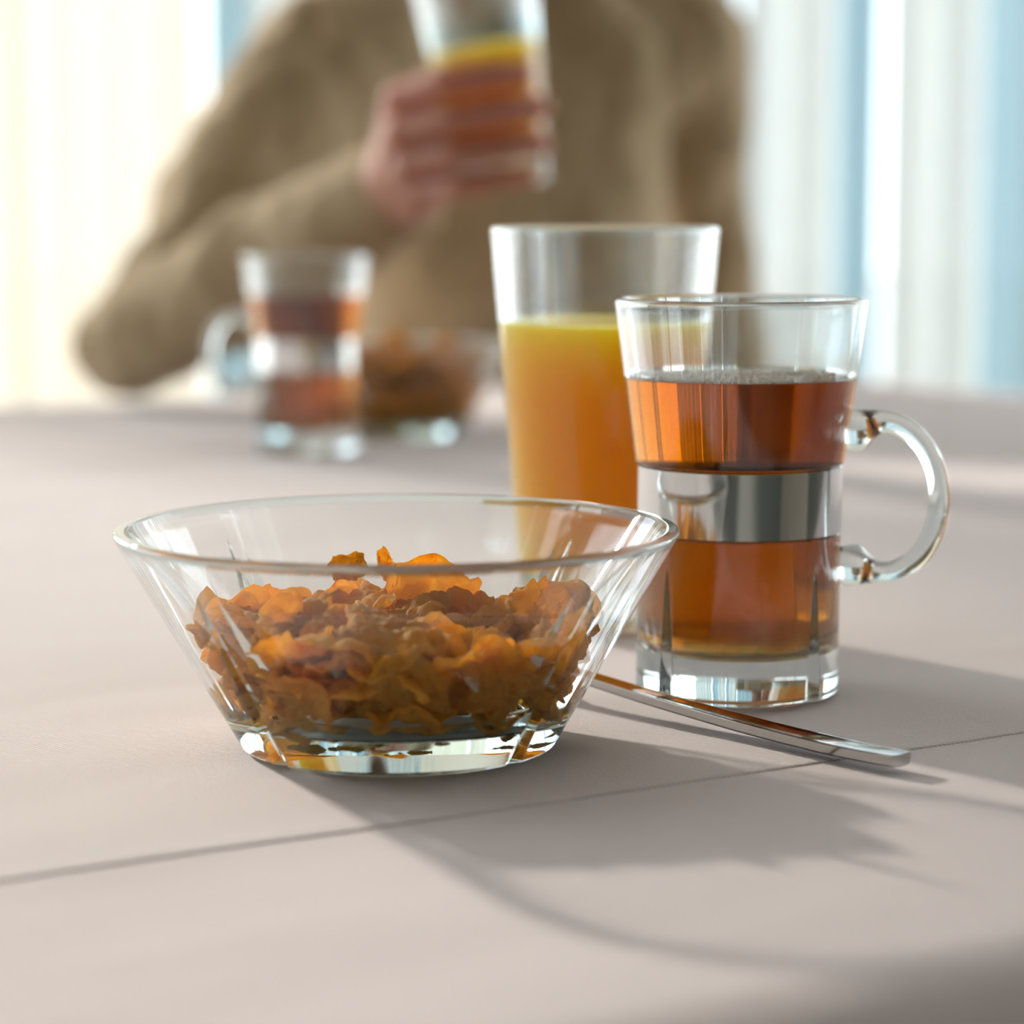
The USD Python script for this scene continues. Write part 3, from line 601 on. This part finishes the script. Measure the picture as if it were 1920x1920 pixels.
skin_body = [[(neck0 - A([0, 0, .12]), .055), (neck0, .058), (neck1, .055)],
             [(head + A([0, .02, .035]), .088), (head + A([0, -.018, -.01]), .078), (head + A([0, -.052, -.082]), .030)], [(neck1, .05), (head + A([0, -.01, -.03]), .07)],
             [(head + A([-.002, -.092, .012]), .008), (head + A([-.002, -.112, -.022]), .0115)],
             [(head + A([-.034, -.078, .024]), .013), (head + A([0, -.086, .026]), .013), (head + A([.034, -.078, .024]), .013)],
             [(head + A([-.030, -.078, -.006]), .011), (head + A([-.036, -.066, -.03]), .014)], [(head + A([.030, -.078, -.006]), .011), (head + A([.036, -.066, -.03]), .014)],
             [(head + A([-.024, -.092, -.052]), .009), (head + A([0, -.100, -.050]), .010), (head + A([.024, -.092, -.052]), .009)],
             [(head + A([-.024, -.090, -.064]), .009), (head + A([0, -.097, -.066]), .010), (head + A([.024, -.090, -.064]), .009)],
             [(head + A([-.086, .012, .012]), .011), (head + A([-.090, .018, -.022]), .009)], [(head + A([.086, .012, .012]), .011), (head + A([.090, .018, -.022]), .009)],
             [(sh_r, .036), (sh_r * .5 + el_r * .5 + A([.006, 0, -.004]), .030), (el_r, .028), (el_r * .45 + wr * .55, .027), (wr, .022)], [(sh_l, .036), (el_l, .028), (wl, .021)], [(sh_r, .030), (neck0 - A([0, 0, .08]), .05), (sh_l, .030)],
             [(neck0 - A([0, 0, .12]), .055), (hip, .09)]] + hand + hand_l
for sx in (-1, 1):
    hp_, kn_, an_ = hip + A([sx * .09, 0, -.02]), hip + A([sx * .13 + .05, -.42, -.01]), hip + A([sx * .13 + .05, -.40, -.44])
    skin_body.append([(hip, .10), (hp_, .085), (kn_, .055), (an_, .042), (an_ + A([0, -.14, -.04]), .030)])
person = thing('person', 'person in a beige knit sweater raising a glass of orange juice', 'person')
body = bones(skin_body, .0042, 10)
body_prim = obj('body', body, SKIN, person, smooth=True)
EYE_W, IRIS = plain('eye_white', (.72, .70, .67), .25), plain('iris', (.05, .03, .02), .15)
for sx in (-1, 1):
    e = trimesh.creation.icosphere(3, .0115); e.apply_translation(head + A([sx * .030, -.082, .010])); e = obj('eye', e, EYE_W, body_prim, smooth=True)
    e = trimesh.creation.icosphere(3, .0058); e.apply_translation(head + A([sx * .030, -.0890, .0095])); obj('iris', e, IRIS, body_prim, smooth=True)
    obj('eyebrow', tube(spline([head + A([sx * .014, -.094, .028]), head + A([sx * .030, -.092, .033]), head + A([sx * .046, -.078, .027])], 14), .0036, 10), HAIR, body_prim, smooth=40)
hairm = man(bones([[(head + A([0, .035, .055]), .093), (head + A([0, .045, -.03]), .078)], [(head + A([0, -.02, .075]), .078), (head + A([0, .03, .07]), .09)]], .008, 6))
hairm = hairm - Manifold.cube((.3, .14, .16), True).translate(tuple(head + A([0, -.115, -.022])))
obj('hair', tm(hairm), HAIR, person, smooth=40)
# the sweater: trunk and sleeves, with folds pressed in by noise
mid = el_r * .45 + wr * .55
cuff = wr + (wr - mid) / np.linalg.norm(wr - mid) * -.004
trunk = [[(A([-.075, 2.07, .985]), .080), (A([.055, 2.10, 1.0]), .080)], [(A([-.07, 2.09, .86]), .085), (A([.045, 2.11, .86]), .085)], [(A([-.065, 2.21, .70]), .085), (A([.055, 2.24, .70]), .085)], [(A([-.07, 2.33, .53]), .11), (A([.09, 2.34, .53]), .11)]]
sweater = Manifold()
def ball(p, r): return Manifold.sphere(float(r), 24).translate(tuple(map(float, p)))
for a, b in zip(trunk[:-1], trunk[1:]): sweater = sweater + Manifold.batch_hull([ball(p, r) for c in (a, b) for p, r in c])
for ch in ([(A([-.07, 2.06, 1.0]), .072), (sh_r, .060), (sh_r * .5 + el_r * .5 + A([.006, 0, -.004]), .053), (el_r, .047)], [(el_r, .047), (mid, .046), (wr * .8 + mid * .2, .037), (cuff, .034)],
           [(A([.06, 2.11, 1.0]), .074), (sh_l, .056), (sh_l * .5 + el_l * .5, .047), (el_l, .046), (wl + A([.006, .006, .012]), .034)], [(neck0 - A([0, 0, .06]), .090), (neck0 + A([0, 0, -.012]), .074)], [(sh_r, .060), (neck0 - A([0, 0, .03]), .07), (sh_l, .058)]):
    for (a, ra), (b, rb) in zip(ch[:-1], ch[1:]): sweater = sweater + Manifold.batch_hull([ball(a, ra), ball(b, rb)])
sw = tm(sweater.refine_to_length(.011)); sw.merge_vertices()
trimesh.smoothing.filter_taubin(sw, lamb=.5, nu=.53, iterations=14)
sw = trimesh.Trimesh(*trimesh.remesh.subdivide(sw.vertices, sw.faces), process=False)
V = np.array(sw.vertices); N = sw.vertex_normals
fold = .036 * fbm(V * [1.0, 1.0, .45], 13, 3, 21) + .009 * fbm(V * [1.0, 1, .7], 30, 2, 5)
near_hand = np.clip((np.linalg.norm(V - wr, axis=1) - .03) / .06, .1, 1)
sw.vertices = V + N * (fold * near_hand)[:, None]
sweater_prim = obj('sweater', sw, WOOL, person, smooth=True)
dirc = (wr - mid) / np.linalg.norm(wr - mid)
ring = [cuff + dirc * .0 + .0325 * (math.cos(g) * np.cross(dirc, [0, 0, 1]) / np.linalg.norm(np.cross(dirc, [0, 0, 1])) + math.sin(g) * np.cross(np.cross(dirc, [0, 0, 1]), dirc) / np.linalg.norm(np.cross(dirc, [0, 0, 1]))) for g in np.linspace(0, 2 * np.pi, 41)]
obj('cuff', tube(np.array([cuff - dirc * .030, cuff - dirc * .015, cuff + dirc * .012, cuff + dirc * .026, cuff + dirc * .030]), [.0335, .036, .0345, .0335, .030], 40), WOOL, sweater_prim, smooth=40)
leg = []
for sx in (-1, 1):
    hp_, kn_, an_ = hip + A([sx * .09, 0, -.02]), hip + A([sx * .13 + .05, -.42, -.01]), hip + A([sx * .13 + .05, -.40, -.41])
    leg.append([(hip, .125), (hp_, .10), (kn_, .066), (an_, .055)])
obj('trousers', bones(leg, .02, 6), TROUSER, person, smooth=True)
chair = thing('dining_chair', 'oak chair under the seated person beyond the table', 'chair', (.0, 2.42, 0))
obj('seat', box(-.22, .22, -.22, .22, .36, .398, .012), WOOD, chair)
for sx in (-1, 1):
    for sy in (-1, 1): obj('leg', box(sx * .19 - .02, sx * .19 + .02, sy * .19 - .02, sy * .19 + .02, 0, .365, .006), WOOD, chair)
    obj('back_post', box(sx * .19 - .016, sx * .19 + .016, .20, .232, .38, .86, .006), WOOD, chair)
obj('backrest', box(-.20, .20, .205, .228, .70, .85, .008), WOOD, chair)
